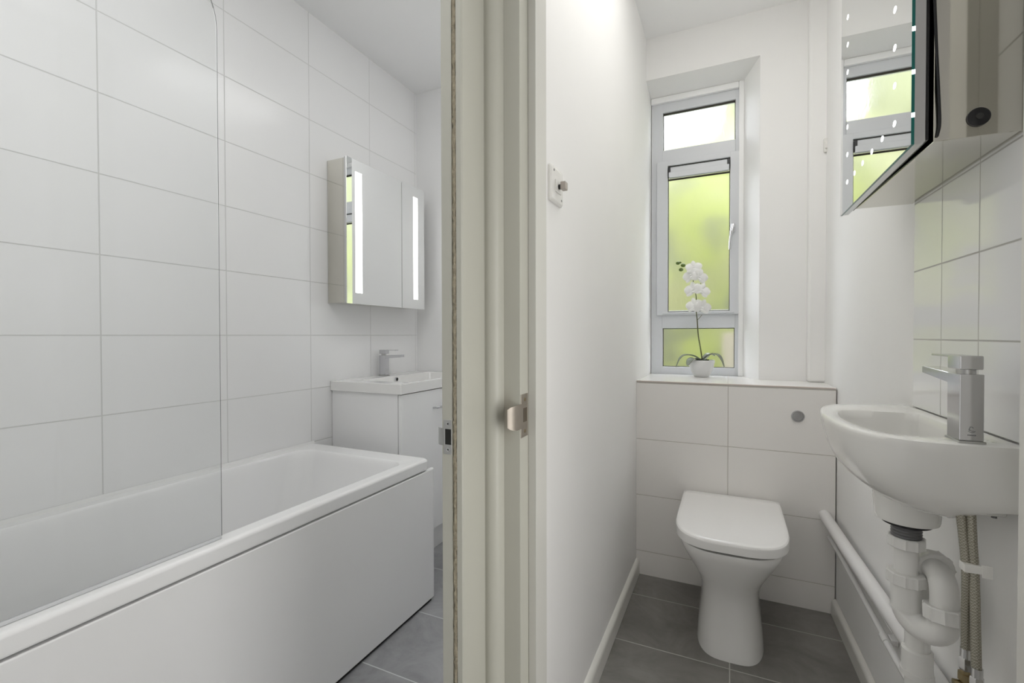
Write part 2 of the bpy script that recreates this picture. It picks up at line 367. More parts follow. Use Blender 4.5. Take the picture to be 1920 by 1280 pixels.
# --- windows
def make_window(name, dx):
    r = bpy.data.objects.new(name, None); C.objects.link(r); r.location = (-.17 + dx, 2.63, .90); r['kind'] = 'structure'
    BASE[r.name] = ((-.17, 2.63, .90), 'W')
    X0, X1, Z0, Z1 = XP + .0015, .047, .8890, 2.368
    Y0, Y1 = 2.615, 2.665
    px0, px1 = -.326, .024
    f = B()
    bv = .003
    box(f, X0, px0, Y0, Y1, Z0, Z1, bv); box(f, px1, X1, Y0, Y1, Z0, Z1, bv)
    box(f, px0 - .002, px1 + .002, Y0, Y1, 2.287, Z1, bv); box(f, px0 - .002, px1 + .002, Y0 - .004, Y1, 1.98, 2.086, bv)
    box(f, px0 - .002, px1 + .002, Y0 - .004, Y1, 1.136, 1.23, bv); box(f, px0 - .002, px1 + .002, Y0, Y1, Z0, .931, bv)
    obj('window_frame', f, M['pvc'], r)
    # inner timber bead between frame and plaster
    f = B(); box(f, .040, .063, 2.596, 2.617, .892, 2.366, .003); box(f, XP + .002, .0395, 2.5965, 2.617, 2.335, 2.3655, .003); obj('bead', f, M['reveal'], r)
    # opening sash, stands proud of the frame
    f = B(); sx0, sx1, sz0, sz1 = -.355, .046, 1.205, 2.022; gx0, gx1, gz0, gz1 = -.2985, .0005, 1.222, 1.995
    a = Y0 - .018
    box(f, sx0, gx0, a, Y0 + .012, sz0, sz1, bv); box(f, gx1, sx1, a, Y0 + .012, sz0, sz1, bv)
    box(f, gx0 - .002, gx1 + .002, a, Y0 + .012, gz1, sz1, bv); box(f, gx0 - .002, gx1 + .002, a, Y0 + .012, sz0, gz0, bv)
    box(f, gx0 - .024, gx1 + .024, a - .006, a + .004, gz0 - .011, gz0, .002)
    s = obj('sash', f, M['pvc'], r)
    f = B()
    for (x0, x1, z0, z1, y) in ((gx0, gx1, gz0, gz1, a + .010), (px0, px1, 2.086, 2.287, Y0 + .012), (px0, px1, .931, 1.136, Y0 + .012)):
        t = .0032; k = 2.4 if z1 > 1.9 and z1 != gz1 else 1
        box(f, x0, x0 + t, y, y + .008, z0, z1); box(f, x1 - t, x1, y, y + .008, z0, z1); box(f, x0, x1, y, y + .008, z0, z0 + t); box(f, x0, x1, y, y + .008, z1 - t * k, z1)
    box(f, gx0, gx1, a + .006, a + .012, 1.918, 1.926)
    obj('gasket', f, M['gasket'], r)
    for (x0, x1, z0, z1, y, l) in ((px0, px1, 2.086, 2.287, Y0 + .02, 'top fixed pane'), (gx0, gx1, gz0, gz1, Y0 + .006, 'tall middle pane'), (px0, px1, .931, 1.136, Y0 + .02, 'bottom fixed pane')):
        f = B(); box(f, x0 - .004, x1 + .004, y, y + .004, z0 - .004, z1 + .004); obj('glass_pane', f, M['obscure'], r, smooth=0, label=l + ' of obscured glass')
    f = B(); box(f, gx0 + .014, gx1 - .012, a - .010, a + .008, 1.955, 1.982, .003); box(f, gx0 + .006, gx1 - .004, a - .016, a + .008, 1.927, 1.957, .003)
    v = obj('trickle_vent', f, M['pvc'], r)
    f = B(); box(f, gx0 + .001, gx0 + .0135, a - .012, a + .008, 1.934, 1.985, .002); box(f, gx1 - .0135, gx1 - .001, a - .012, a + .008, 1.934, 1.985, .002)
    obj('vent_end_cap', f, M['black'], v)
    f = B(); box(f, .006, .024, a - .010, a + .001, 1.615, 1.66, .004); tube(f, [(.015, a - .008, 1.638), (.013, a - .028, 1.636)], .007, 12)
    tube(f, smoothpath([(.013, a - .028, 1.640), (.008, a - .034, 1.610), (.003, a - .036, 1.575), (.001, a - .036, 1.525)], 5), [.008] * 6 + [.006] * 10, 12)
    obj('handle', f, M['chrome'], r, smooth=60)
    return r
make_window('window_1', 0)
make_window('window_2', -.522)

# ================================================================== BATHROOM THINGS
# ---- bath
t = thing('bathtub', 'white built-in bathtub with flat side panel along the tiled wall', 'bathtub', (-1.44, .75, 0))
x0, x1, y0, y1, zt = XL + .002, -1.113, -.115, 1.585, .597
def ringo(e, z, k=8): return rrect(x0 + e * 0, x1 - e, y0, y1 - e, (.022, .012, .012, .012), z, k)
def ringi(a, bb, c, d, r, z, k=8): return rrect(a, bb, c, d, r, z, k)
b = B()
rings = [ringo(.022, .552), ringo(.003, .553), ringo(0, .558), ringo(0, .586), ringo(.002, .592), ringo(.007, .596), ringo(.013, .597),
         ringi(-1.722, -1.160, -.04, 1.492, (.055, .075, .075, .055), .597), ringi(-1.718, -1.166, -.036, 1.487, (.055, .075, .075, .055), .5945),
         ringi(-1.714, -1.171, -.03, 1.480, (.055, .08, .08, .055), .587), ringi(-1.708, -1.176, -.02, 1.470, (.06, .08, .08, .06), .565),
         ringi(-1.695, -1.188, .0, 1.43, (.07, .09, .09, .07), .45), ringi(-1.675, -1.205, .03, 1.36, (.09, .1, .1, .09), .30),
         ringi(-1.655, -1.225, .06, 1.30, (.1, .11, .11, .1), .22), ringi(-1.62, -1.26, .1, 1.24, (.1, .1, .1, .1), .185), ringi(-1.55, -1.33, .2, 1.14, (.08, .08, .08, .08), .178)]
loft(b, rings, False, True); obj('tub', b, M['acrylic'], t, smooth=50)
b = B(); 
pr = [(-1.135, 1.625), (-1.122, 1.6225), (-1.1145, 1.613), (-1.1130, 1.600)]
prism(b, [(-1.135, -.115), (-1.113, -.115)] + pr[::-1][0:] , .014, .5475)
bmesh.ops.bevel(b, geom=[e for e in b.edges if abs(e.verts[0].co.z - .5475) < 1e-5 and abs(e.verts[1].co.z - .5475) < 1e-5], offset=.004, segments=3, profile=.5, affect='EDGES')
obj('side_panel', b, M['panel'], t, smooth=45)
b = B(); box(b, XL + .01, -1.137, 1.588, 1.608, .0, .550, .003); obj('end_panel', b, M['panel'], t)
b = B(); box(b, -1.137, -1.120, -.115, 1.60, .0, .016); box(b, -1.142, -1.128, -.115, 1.575, .54, .556); obj('painted_shadow_gap', b, M['dark'], t, smooth=0)  # dark strips painted as the shade below rim and panel
b = B(); prism(b, [(XL + .0012, .596), (XL + .008, .597), (XL + .003, .606), (XL + .0012, .607)], -.11, 1.583, 'Y'); obj('sealant_bead', b, M['silicone'], t)
# ---- shower screen
t = thing('shower_screen', 'clear frameless glass shower screen standing on the bathtub rim', 'shower screen', (-1.143, .35, .597))
def screen_outline(d=0):
    e = .7385 - d; zt_ = 2.02 - d; r = .17
    pts = [(-.10, .603 + d), (e, .603 + d)]
    for i in range(17):
        a = i / 16 * pi / 2
        pts.append((e - r + r * cos(a), zt_ - r + r * sin(a)))
    pts.append((-.10, zt_)); return pts
b = B(); prism(b, screen_outline(.0012), -1.1450, -1.1418, 'X'); obj('glass_panel', b, M['glass'], t, smooth=0)
b = B(); o_ = screen_outline(); i_ = screen_outline(.0008)
for k in range(1, len(o_) - 1):
    a, c, d, e = o_[k], o_[k + 1], i_[k + 1], i_[k]
    q = [[b.verts.new((x, p[0], p[1])) for p in (a, c, d, e)] for x in (-1.1450, -1.1418)]
    for j in range(4): b.faces.new((q[0][j], q[0][(j + 1) % 4], q[1][(j + 1) % 4], q[1][j]))
    b.faces.new(q[0][::-1]); b.faces.new(q[1])
obj('glass_edge', b, M['glass_edge'], t, smooth=0)
b = B(); box(b, -1.1475, -1.1395, -.10, .737, .5975, .6045, .0012); obj('seal', b, pbr('clear seal', (.62, .63, .64), .15, vary=.01), t)
b = B(); box(b, -1.152, -1.135, -.117, -.092, .60, 2.02, .003); obj('wall_channel', b, M['alu_sat'], t)

# ---- vanity unit
t = thing('vanity_unit', 'white gloss vanity unit with a slim inset basin beyond the bathtub', 'vanity unit', (-1.55, 2.03, 0))
vy0, vy1, vx1, vt = 1.683, 2.378, -1.338, .8805
b = B(); box(b, XL + .002, vx1 - .027, vy0 + .012, vy1, .145, .832, .001); obj('cabinet', b, M['gloss_white'], t)
b = B(); box(b, vx1 - .024, vx1 - .006, vy0 + .012, vy1, .128, .829, .0015); d = obj('door', b, M['gloss_white'], t)
b = B(); tube(b, smoothpath([(vx1 - .008, 1.945, .738), (vx1 + .012, 1.945, .740), (vx1 + .020, 1.950, .741), (vx1 + .022, 1.97, .742), (vx1 + .022, 2.04, .742), (vx1 + .020, 2.06, .741), (vx1 + .012, 2.065, .740), (vx1 - .008, 2.065, .738)], 4), .0045, 10)
obj('handle', b, M['chrome'], d, label='chrome bar handle')
b = B(); box(b, XL + .01, vx1 - .045, vy0 + .02, vy1, 0, .146); obj('plinth', b, M['gloss_white'], t)
b = B()
o0 = lambda e, z: rrect(XL + .001 + e, vx1 - e, vy0 + e, vy1 - e, .004, z, 4)
i0 = lambda e, z, r=.03: rrect(XL + .115 + e, vx1 - .03 - e, vy0 + .09 + e, vy1 - .04 - e, r, z, 4)
loft(b, [o0(0, .834), o0(0, vt - .003), o0(.001, vt - .001), o0(.003, vt), i0(-.004, vt), i0(0, vt - .004), i0(.010, vt - .045), i0(.02, vt - .075, .035), i0(.06, vt - .088, .05)])
bs = obj('basin', b, M['ceramic'], t, smooth=50)
b = B(); lathe(b, [(.0115, -.003), (.0115, .003), (.009, .0035), (.0085, -.002)], (XL + .1265, 2.03, .862), 'X', 24); obj('overflow_ring', b, M['chrome'], bs)
b = B(); lathe(b, [(.0085, 0), (.0085, .0015)], (XL + .1265 + .0015, 2.03, .862), 'X', 20); obj('overflow_hole', b, M['dark'], bs)
# ---- vanity tap
def mixer(name, label, base, frame, rot, sc=1., mat=None, emblem=False, mb=None):
    """square mono mixer: spout points along local +y of the tap before rotation"""
    t = thing(name, label, 'tap', base, frame)
    M4 = Matrix.Rotation(rot, 4, 'Z')
    mt = mat or M['chrome']
    def add(nm, bm, mm, par):
        bmesh.ops.transform(bm, verts=bm.verts, matrix=Matrix.Translation(base) @ M4 @ Matrix.Scale(sc, 4))
        return obj(nm, bm, mm, par, smooth=35)
    b = B(); box(b, -.0175, .0175, -.024, .026, 0, .004, .001); add('base_plate', b, M['chrome_brushed'], t)
    b = B(); box(b, -.0155, .0155, -.021, .023, .004, .112, .0012); bd = add('body', b, mb or mt, t)
    b = B(); prism(b, [(.022, .094), (.030, .096), (.128, .104), (.128, .117), (.022, .112)], -.0152, .0152, 'X')
    bmesh.ops.bevel(b, geom=list(b.edges), offset=.001, segments=1, affect='EDGES'); add('spout', b, mt, t)
    b = B(); lathe(b, [(.013, .110), (.013, .121)], (0, 0, 0), 'Z', 24); add('neck', b, M['chrome_brushed'], t)
    b = B(); box(b, -.0152, .0152, -.020, .024, .1195, .142, .0018); box(b, -.0148, .0148, .02, .088, .1385, .142, .0008)
    add('lever', b, mt, t)
    if emblem:
        b = B(); y = -.0213
        for a0 in (.6, 2.2, 3.6):
            tube(b, [(.0042 * cos(a0 + q * .35) * (.55 + .08 * q), y, .0235 + .0042 * sin(a0 + q * .35) * (.55 + .08 * q)) for q in range(6)], .00035, 6)
        tube(b, [(-.0045, y, .0200), (-.0022, y, .0182), (.0022, y, .0182), (.0045, y, .0200)], .00035, 6)
        for k in range(6): box(b, -.005 + k * .0018, -.0039 + k * .0018, y - .0001, y + .0003, .0125, .0142)
        add('engraved_emblem', b, M['thread'], bd)
    return t
mixer('mixer_tap', 'chrome square mixer tap on the vanity basin in the bathroom', (-1.722, 2.022, vt), 'W', -pi / 2, 1.0)
# ---- mirror cabinet left
t = thing('mirror_cabinet', 'lit two-door mirror cabinet on the tiled wall above the vanity unit', 'mirror cabinet', (XL, 1.98, 1.255))
b = B(); box(b, XL + .001, -1.6585, 1.674, 2.262, 1.258, 1.946, .0015); obj('cabinet', b, M['alu'], t, label='mirrored cabinet sides')
for (ya, yb_, s0, s1) in ((1.669, 2.0775, 1.726, 1.772), (2.0805, 2.287, 2.182, 2.223)):
    b = B(); box(b, -1.6575, -1.6465, ya + .002, yb_ - .002, 1.256, 1.948, .001); d = obj('door', b, M['alu_sat'], t)
    b = B(); box(b, -1.6465, -1.640, ya, yb_, 1.254, 1.950, .0008, 1); obj('mirror_face', b, M['mirror'], d, smooth=0)
    b = B(); box(b, -1.6402, -1.6396, s0, s1, 1.308, 1.893); obj('light_strip', b, M['led'], d, smooth=0, label='lit white strip')

# ================================================================== WC THINGS
# ---- toilet
t = thing('toilet', 'white back-to-wall toilet with a closed lid in front of the tiled boxing', 'toilet', (.005, 1.95, 0))
def dee(hw, yf, yb_, z, n=3.2, rb=.03, cx=.005, ym=None, K=28):
    ym = ym if ym is not None else yf + .25
    L = ym - yf; pts = []
    for i in range(K + 1):
        a = pi + pi * i / K
        c_, s_ = cos(a), sin(a)
        pts.append(V((cx + hw * math.copysign(abs(c_) ** (2 / n), c_), ym + L * math.copysign(abs(s_) ** (2 / n), s_), z)))
    for i in range(7):
        a = i / 6 * pi / 2; pts.append(V((cx + hw - rb + rb * cos(a), yb_ - rb + rb * sin(a), z)))
    for i in range(7):
        a = pi / 2 + i / 6 * pi / 2; pts.append(V((cx - hw + rb + rb * cos(a), yb_ - rb + rb * sin(a), z)))
    return pts
b = B(); Y2 = 2.1825
lv = [(.112, 1.712, 0, 3.4), (.1115, 1.713, .006, 3.4), (.1085, 1.722, .05, 3.2), (.103, 1.732, .10, 3.1), (.0995, 1.739, .15, 3.0), (.102, 1.738, .185, 2.9), (.108, 1.729, .22, 2.8), (.122, 1.711, .255, 2.75),
      (.140, 1.690, .29, 2.75), (.156, 1.671, .325, 2.85), (.167, 1.655, .355, 3.0), (.1715, 1.648, .380, 3.1), (.170, 1.650, .3855, 3.1), (.155, 1.668, .387, 3.1)]
loft(b, [dee(hw, yf, Y2, z, n, .012) for hw, yf, z, n in lv]); obj('pan', b, M['ceramic'], t, smooth=60)
b = B(); loft(b, [dee(.163, 1.660, 2.165, z, 3.1) for z in (.3865, .396)]); obj('seat', b, M['dark'], t, smooth=60, label='seat painted dark as the shaded gap under the lid')  # near-black colour paints the shade between lid and pan
b = B(); rg = []
for e, z in ((.004, .3935), (.0, .396), (.0, .419), (.001, .4235), (.004, .4275), (.009, .430), (.016, .4312)):
    rg.append(dee(.183 - e, 1.642 + e, 2.174 - e, z, 3.3, .028))
loft(b, rg)
bmesh.ops.bisect_plane(b, geom=list(b.verts) + list(b.edges) + list(b.faces), plane_co=(0, 2.095, 0), plane_no=(0, 1, 0))
for v in b.verts:
    if v.co.y > 2.0952 and v.co.z > .42: v.co.z -= (v.co.y - 2.095) * .13
obj('lid', b, M['seat'], t, smooth=25)
# ---- flush button
t = thing('flush_button', 'round chrome dual flush button on the tiled boxing', 'flush button', (.2515, 2.183, .772))
b = B(); lathe(b, [(.0235, .001), (.0235, -.004), (.0215, -.0065), (.0185, -.0065), (.018, -.003), (.0, -.003)], (.2515, 2.183, .772), 'Y', 40, False); obj('bezel', b, M['chrome'], t)
for sg in (-1, 1):
    b = B(); pts = [(.2515 + sg * (.0008 + 0), .772 - .0165), (.2515 + sg * .0008, .772 + .0165)]
    arc = [(.2515 + sg * .017 * sin(pi * k / 14), .772 + .017 * cos(pi * k / 14)) for k in range(1, 14)]
    prism(b, pts + arc, 2.176, 2.1805, 'Y'); obj('button_half', b, M['chrome'], t, smooth=30)
# ---- fused spur / switch on partition
t = thing('wall_switch', 'white square wall switch with a beige turn knob on the partition wall', 'switch', (XP, 1.072, 1.418))
b = B(); loft(b, [[V((XP + h, p.x, p.y)) for p in rrect(1.029 + e, 1.115 - e, 1.418 + e, 1.504 - e, .006, 0, 4)] for e, h in ((0, .0002), (0, .005), (.003, .0085), (.007, .0095))])
obj('plate', b, M['switch'], t, smooth=35)
b = B(); box(b, XP + .009, XP + .0125, 1.052, 1.092, 1.443, 1.472, .0015); obj('rocker', b, M['switch'], t)
b = B(); tube(b, [(XP + .012, 1.072, 1.458), (XP + .020, 1.072, 1.458)], .006, 16); k_ = obj('spindle', b, M['black'], t)
b = B(); box(b, XP + .019, XP + .032, 1.062, 1.082, 1.449, 1.468, .002); obj('turn_knob', b, M['knob'], t, label='beige turn knob')
for zz in (1.432, 1.492):
    b = B(); lathe(b, [(.003, .0092), (.003, .0102)], (XP, 1.046 if zz > 1.45 else 1.10, zz), 'X', 12)
    obj('screw', b, M['thread'], t)
# ---- strike plates
t = thing('strike_plate', 'small steel strike plate beside the rough gap on the bathroom door frame', 'strike plate', (-.46, .71, .887))
b = B(); zc = .917
y = .7092
box(b, -.4685, -.4510, y, .7105, zc - .031, zc + .031, .0004, 1)
loft(b, [[V((x_, yy, z_)) for z_ in (zc - .0155, zc + .0155) for yy in (yy_, yy_ + .0012)][0:2] + [V((x_, yy_ + .0012, zc + .0155)), V((x_, yy_, zc + .0155))] for x_, yy_ in ((-.4685, y), (-.474, y + .0004), (-.479, y + .002), (-.483, y + .006))])
pl = obj('plate', b, M['chrome_brushed'], t, smooth=30)
b = B(); box(b, -.4645, -.4523, y - .0003, y + .0006, zc - .0135, zc + .0145); obj('latch_hole', b, M['dark'], t)
for zz in (zc + .024, zc - .0225):
    b = B(); lathe(b, [(.0036, 0), (.0034, -.0006), (.0015, -.0004)], (-.4585, y, zz), 'Y', 16); s_ = obj('screw', b, M['alu_sat'], t)
    b = B(); box(b, -.4605, -.4565, y - .0009, y - .0004, zz - .0005, zz + .0005); box(b, -.459, -.458, y - .0009, y - .0004, zz - .002, zz + .002); obj('screw_slot', b, M['dark'], s_)
t = thing('strike_plate', 'tarnished steel strike plate with a curved lip on the WC door frame', 'strike plate', (-.364, .835, .90))
b = B(); x = -.364; zc = .9435
box(b, x - .0005, x + .0012, .8185, .851, zc - .042, zc + .042, .0004, 1)
loft(b, [[V((xx, yy, zc - hh)), V((xx + .0014, yy, zc - hh)), V((xx + .0014, yy, zc + hh)), V((xx, yy, zc + hh))] for xx, yy, hh in ((x, .826, .024), (x, .812, .024), (x - .001, .802, .024), (x - .0035, .794, .023), (x - .008, .787, .021), (x - .0125, .783, .017))])
obj('plate', b, pbr('tarnished steel', (.40, .36, .31), .45, .9, vary=.12, vscale=60), t, smooth=40)
b = B(); box(b, x + .0008, x + .0016, .829, .846, zc - .0125, zc + .0145); obj('latch_hole', b, pbr('latch recess', (.10, .08, .055), .6), t)
for zz in (zc + .031, zc - .031):
    b = B(); lathe(b, [(.0038, 0), (.0036, .0006)], (x + .0012, .837, zz), 'X', 16); obj('screw', b, M['brass'], t)
# ---- corner bracket
b = B(); box(b, .366, .384, 2.392, 2.4045, 1.885, 1.945, .003); box(b, .369, .381, 2.386, 2.393, 1.90, 1.93, .002)
single('wall_bracket', b, M['switch'], 'tiny white plastic bracket in the corner beside the window wall', 'bracket', (.375, 2.4045, 1.885))

# ---- wash basin (frame R: x out from wall, y along wall)
ZB = .926
OUT = [(0, .712), (.05, .722), (.10, .736), (.15, .757), (.182, .785), (.203, .83), (.216, .89), (.2235, .96), (.2235, 1.02), (.219, 1.08), (.207, 1.13), (.184, 1.175), (.150, 1.200), (.11, 1.210), (.06, 1.2125), (0, 1.2125)]
INN = [(.024, .860), (.06, .848), (.11, .848), (.150, .853), (.175, .875), (.188, .93), (.193, .99), (.189, 1.05), (.177, 1.10), (.150, 1.138), (.11, 1.146), (.05, 1.142), (.026, 1.12)]
cx, cy = .10, 1.01
def polar(pts, K=120):
    o = []
    for k in range(K):
        a = 2 * pi * k / K; d = V((cos(a), sin(a))); best = None
        for i in range(len(pts)):
            p_, q = V(pts[i]) - V((cx, cy)), V(pts[(i + 1) % len(pts)]) - V((cx, cy)); e = q - p_
            den = d.x * e.y - d.y * e.x
            if abs(den) < 1e-9: continue
            tt = (p_.x * e.y - p_.y * e.x) / den; uu = (p_.x * d.y - p_.y * d.x) / den
            if tt > 0 and -1e-6 <= uu <= 1 + 1e-6: best = tt if best is None else max(best, tt)
        o.append((cx + d.x * best, cy + d.y * best))
    return o
def crom(pts, k=5): return [(p_.x, p_.y) for p_ in smoothpath([(a, c_, 0) for a, c_ in pts], k)]
PO = polar([(.0005, .712)] + crom(OUT[1:-1]) + [(.0005, 1.2125)])
PI_ = polar(crom(INN + INN[:1]))
sm = lambda x: max(0, min(1, x)) ** 2 * (3 - 2 * max(0, min(1, x)))
def lev(depth, a, bb):
    """outer skin at a fraction of depth: pulled in by a (out from wall) and bb (along wall) away from the wall side"""
    o = []
    for n_, s_ in PO:
        w = sm(n_ / .12); far = sm((1.0 - s_) / .3)
        n2 = n_ * (1 - (1 - a) * sm(n_ / .16))
        s2 = s_ + (1.06 - s_) * (1 - bb) * (w if s_ > 1.06 else 1)
        dz = depth * (.102 + .045 * w) if depth > 0 else 0
        o.append(V((n2, s2, ZB - dz)))
    return o
t = thing('wash_basin', 'small curved white ceramic wash basin on the wall beside the toilet', 'wash basin', (0, .96, .78), 'R')
b = B()
mix2 = lambda f, z: [V((p_[0] * (1 - f) + q[0] * f, p_[1] * (1 - f) + q[1] * f, z)) for p_, q in zip(PO, PI_)]
def inner(f, z): return [V((p_[0] + (.105 - p_[0]) * f, p_[1] + (1.03 - p_[1]) * f, z)) for p_ in PI_]
rings = [lev(1.0, .15, .12), lev(.995, .38, .36), lev(.96, .56, .56), lev(.88, .71, .71), lev(.75, .825, .825), lev(.6, .905, .90), lev(.42, .955, .955), lev(.24, .982, .985), lev(.10, .996, .997), lev(.045, 1, 1), lev(.012, .994, .997)]
r2 = [mix2(.12, ZB), mix2(.3, ZB + .0005), mix2(.88, ZB - .0015), mix2(1, ZB - .004), inner(.03, ZB - .02), inner(.07, ZB - .06), inner(.13, ZB - .09), inner(.28, ZB - .108), inner(.55, ZB - .114), inner(.85, ZB - .116)]
loft(b, rings + r2)
bowl = obj('bowl', b, M['ceramic_basin'], t, smooth=60)
b = B(); lathe(b, [(.036, 0), (.049, 0), (.0505, .006), (.0535, .055), (.03, .057)], (.100, 1.04, .742), 'Z', 40, True); obj('waste_boss', b, M['ceramic_basin'], t, smooth=40)
b = B(); box(b, .0, .080, .79, 1.15, .797, .834, .006, 3); obj('wall_flange', b, M['ceramic_basin'], t)
b = B(); lathe(b, [(.0115, 0), (.0115, .002), (.008, .0025), (.0075, 0)], (.030, 1.075, .893), 'X', 24); obj('overflow_ring', b, M['chrome_brushed'], bowl)
b = B(); lathe(b, [(.008, .0), (.008, .0022)], (.030, 1.075, .893), 'X', 20); obj('overflow_hole', b, M['dark'], bowl)
b = B(); tube(b, [(.012, 1.135, .815), (.012, 1.135, .792)], .004, 8); obj('fixing_bolt', b, M['thread'], t)
mixer('mixer_tap', 'chrome square mixer tap with an engraved emblem on the small wash basin', (.0675, 1.179, ZB), 'R', pi, .985, emblem=True)
# ---- waste trap
t = thing('waste_trap', 'white plastic waste trap and pipe hanging beneath the wash basin', 'waste pipe', (.045, .945, .0), 'R')
TX, TY = .100, 1.04; RX, RY = .058, 1.086; DX, DY = .0635, .985
b = B(); lathe(b, [(.030, .7345), (.0385, .7345), (.0385, .7415), (.030, .7415)], (TX, TY, 0), 'Z', 32); obj('rubber_washer', b, M['black'], t)
b = B(); lathe(b, [(.0245 - (.0012 if i % 2 else 0), .705 + i * .0028) for i in range(11)], (TX, TY, 0), 'Z', 32); obj('threaded_waste', b, M['thread'], t)
b = B(); lathe(b, [(.0188, .618), (.0188, .70)], (TX, TY, 0), 'Z', 28); lathe(b, [(.0238, .570), (.0238, .622), (.0235, .626)], (TX, TY, 0), 'Z', 28); obj('tailpiece', b, M['plastic'], t)
b = B(); nut(b, (TX, TY, .6985), .0285, .021); obj('compression_nut', b, M['plastic'], t)
b = B(); nut(b, (TX, TY, .628), .0295, .023); obj('compression_nut', b, M['plastic'], t)
mxx, myy = (TX + RX) / 2, (TY + RY) / 2; dd = V((TX - RX, TY - RY)); hr = dd.length / 2; dd.normalize()
up = [(mxx + dd.x * hr * cos(a), myy + dd.y * hr * cos(a), .574 - hr * .95 * sin(a)) for a in [pi * i / 16 for i in range(17)]]
b = B(); tube(b, [(TX, TY, .60)] + up + [(RX, RY, .592)], .0228, 28); lathe(b, [(.0245, .566), (.0245, .570)], (TX, TY, 0), 'Z', 28); obj('u_bend', b, M['plastic'], t, smooth=60)
b = B(); tube(b, smoothpath([(RX, RY, .575), (RX, RY, .605), (RX, RY, .620), (RX - .001, RY - .008, .640), (RX - .003, RY - .028, .650), (RX - .001, RY - .05, .652), (DX, DY + .028, .650), (DX, DY + .010, .640), (DX, DY, .622), (DX, DY, .58)], 5), .0208, 28); obj('swan_neck', b, M['plastic'], t, smooth=60)
b = B(); nut(b, (RX, RY, .592), .0295, .026, tilt=Matrix.Rotation(.12, 3, 'X')); obj('compression_nut', b, M['plastic'], t)
b = B(); nut(b, (RX - .004, RY - .056, .652), .0295, .02, 'Y'); lathe(b, [(.0245, -.018), (.0245, 0)], (RX - .004, RY - .062, .652), 'Y', 28); obj('compression_nut', b, M['plastic'], t)
b = B(); lathe(b, [(.0205, .44), (.0205, .60)], (DX, DY, 0), 'Z', 28); lathe(b, [(.0205, .02), (.0205, .42)], (DX, DY, 0), 'Z', 28); lathe(b, [(.022, .409), (.0255, .410), (.0255, .462), (.022, .465)], (DX, DY, 0), 'Z', 28)
lathe(b, [(.0275, .410), (.0275, .420)], (DX, DY, 0), 'Z', 28); lathe(b, [(.02, .0), (.028, .0), (.028, .02)], (DX, DY, 0), 'Z', 28)
obj('drop_pipe', b, M['plastic'], t)
# ---- flexible hoses, tied by a tag
hoses = [([(.068, 1.160, .818), (.066, 1.163, .80), (.0635, 1.168, .76), (.062, 1.174, .71), (.061, 1.172, .64), (.060, 1.170, .550)], 'left'),
         ([(.0535, 1.163, .818), (.054, 1.166, .80), (.0545, 1.172, .76), (.054, 1.178, .71), (.055, 1.186, .64), (.056, 1.195, .535)], 'right')]
for pts, side in hoses:
    e = pts[-1]
    t = thing('flexible_hose', ('braided steel hose under the wash basin, nearer the trap, ending at the upper brass valve' if side == 'left' else 'braided steel hose under the wash basin, nearer the door frame, reaching lowest'), 'hose', (e[0], e[1], e[2] - .03), 'R', 'braided tap hoses')
    b = B(); tube(b, smoothpath(pts, 8), .0066, 16); obj('hose', b, M['hose'], t, smooth=60)
    b = B(); lathe(b, [(.008, -.006), (.0092, -.002), (.0092, .014), (.007, .016)], e, 'Z', 6); lathe(b, [(.0075, 0), (.0075, .03)], e, 'Z', 16); obj('end_nut', b, M['alu_sat'], t, smooth=20)
b = B(); box(b, .0465, .0695, 1.166, 1.1865, .712, .726, .002); box(b, .034, .048, 1.184, 1.187, .707, .728, .001)
single('hose_tie', b, M['switch'], 'white plastic tie holding the two braided hoses together', 'cable tie', (.055, 1.18, .705), 'R')
for (x_, y_, z_, lb) in ((.060, 1.170, .544, 'brass valve below the braided hose nearer the trap'), (.056, 1.195, .529, 'brass valve below the braided hose nearer the door frame')):
    b = B(); lathe(b, [(.006, -.06), (.006, -.048), (.0105, -.047), (.0105, -.036), (.0075, -.035), (.0075, -.018), (.0105, -.017), (.0105, -.006), (.0075, -.005), (.0075, 0)], (x_, y_, z_), 'Z', 8)
    lathe(b, [(.0065, 0), (.0065, .016), (.004, .0165)], (x_, y_, z_ - .026), 'X', 12)
    tube(b, smoothpath([(x_, y_, z_ - .055), (x_, y_, z_ - .12), (x_ - .01, y_, z_ - .16), (x_ - .03, y_, z_ - .175), (-.004, y_, z_ - .178)], 4), .0055, 12)
    single('isolating_valve', b, M['brass'], lb, 'valve', (x_, y_, z_ - .06), 'R', smooth=25)
# ---- pipes along the right wall
b = B(); tube(b, smoothpath([(.034, -.02, .388), (.034, .05, .386), (.031, .3, .384), (.026, .6, .383), (.0213, .9, .384), (.0213, 1.26, .384)], 4), .0205, 24)
single('waste_pipe', b, M['pipe'], 'thick white painted pipe running low along the right wall', 'pipe', (.03, .6, .364), 'R', smooth=60)
b = B(); tube(b, smoothpath([(.018, -.01, .302), (.018, .3, .2975), (.020, .62, .2905), (.022, .66, .290)], 4), .0078, 16)
tube(b, [(.021, .635, .290), (.022, .668, .2898)], .0105, 12); tube(b, smoothpath([(.022, .66, .290), (.022, .9, .287), (.022, 1.3, .284)], 3), .0085, 16)
box(b, -.004, .012, .634, .664, .283, .298, .002)
single('supply_pipe', b, M['pipe'], 'thin white pipe with a joint running under the thick one on the right wall', 'pipe', (.02, .6, .28), 'R', smooth=60)
b = B(); tube(b, [(.008, .0, .324), (.008, .62, .318), (.006, .655, .313)], .0042, 12)
single('supply_pipe', b, M['pipe'], 'thinnest white pipe tucked between the other two on the right wall', 'pipe', (.008, .3, .305), 'R', smooth=60)
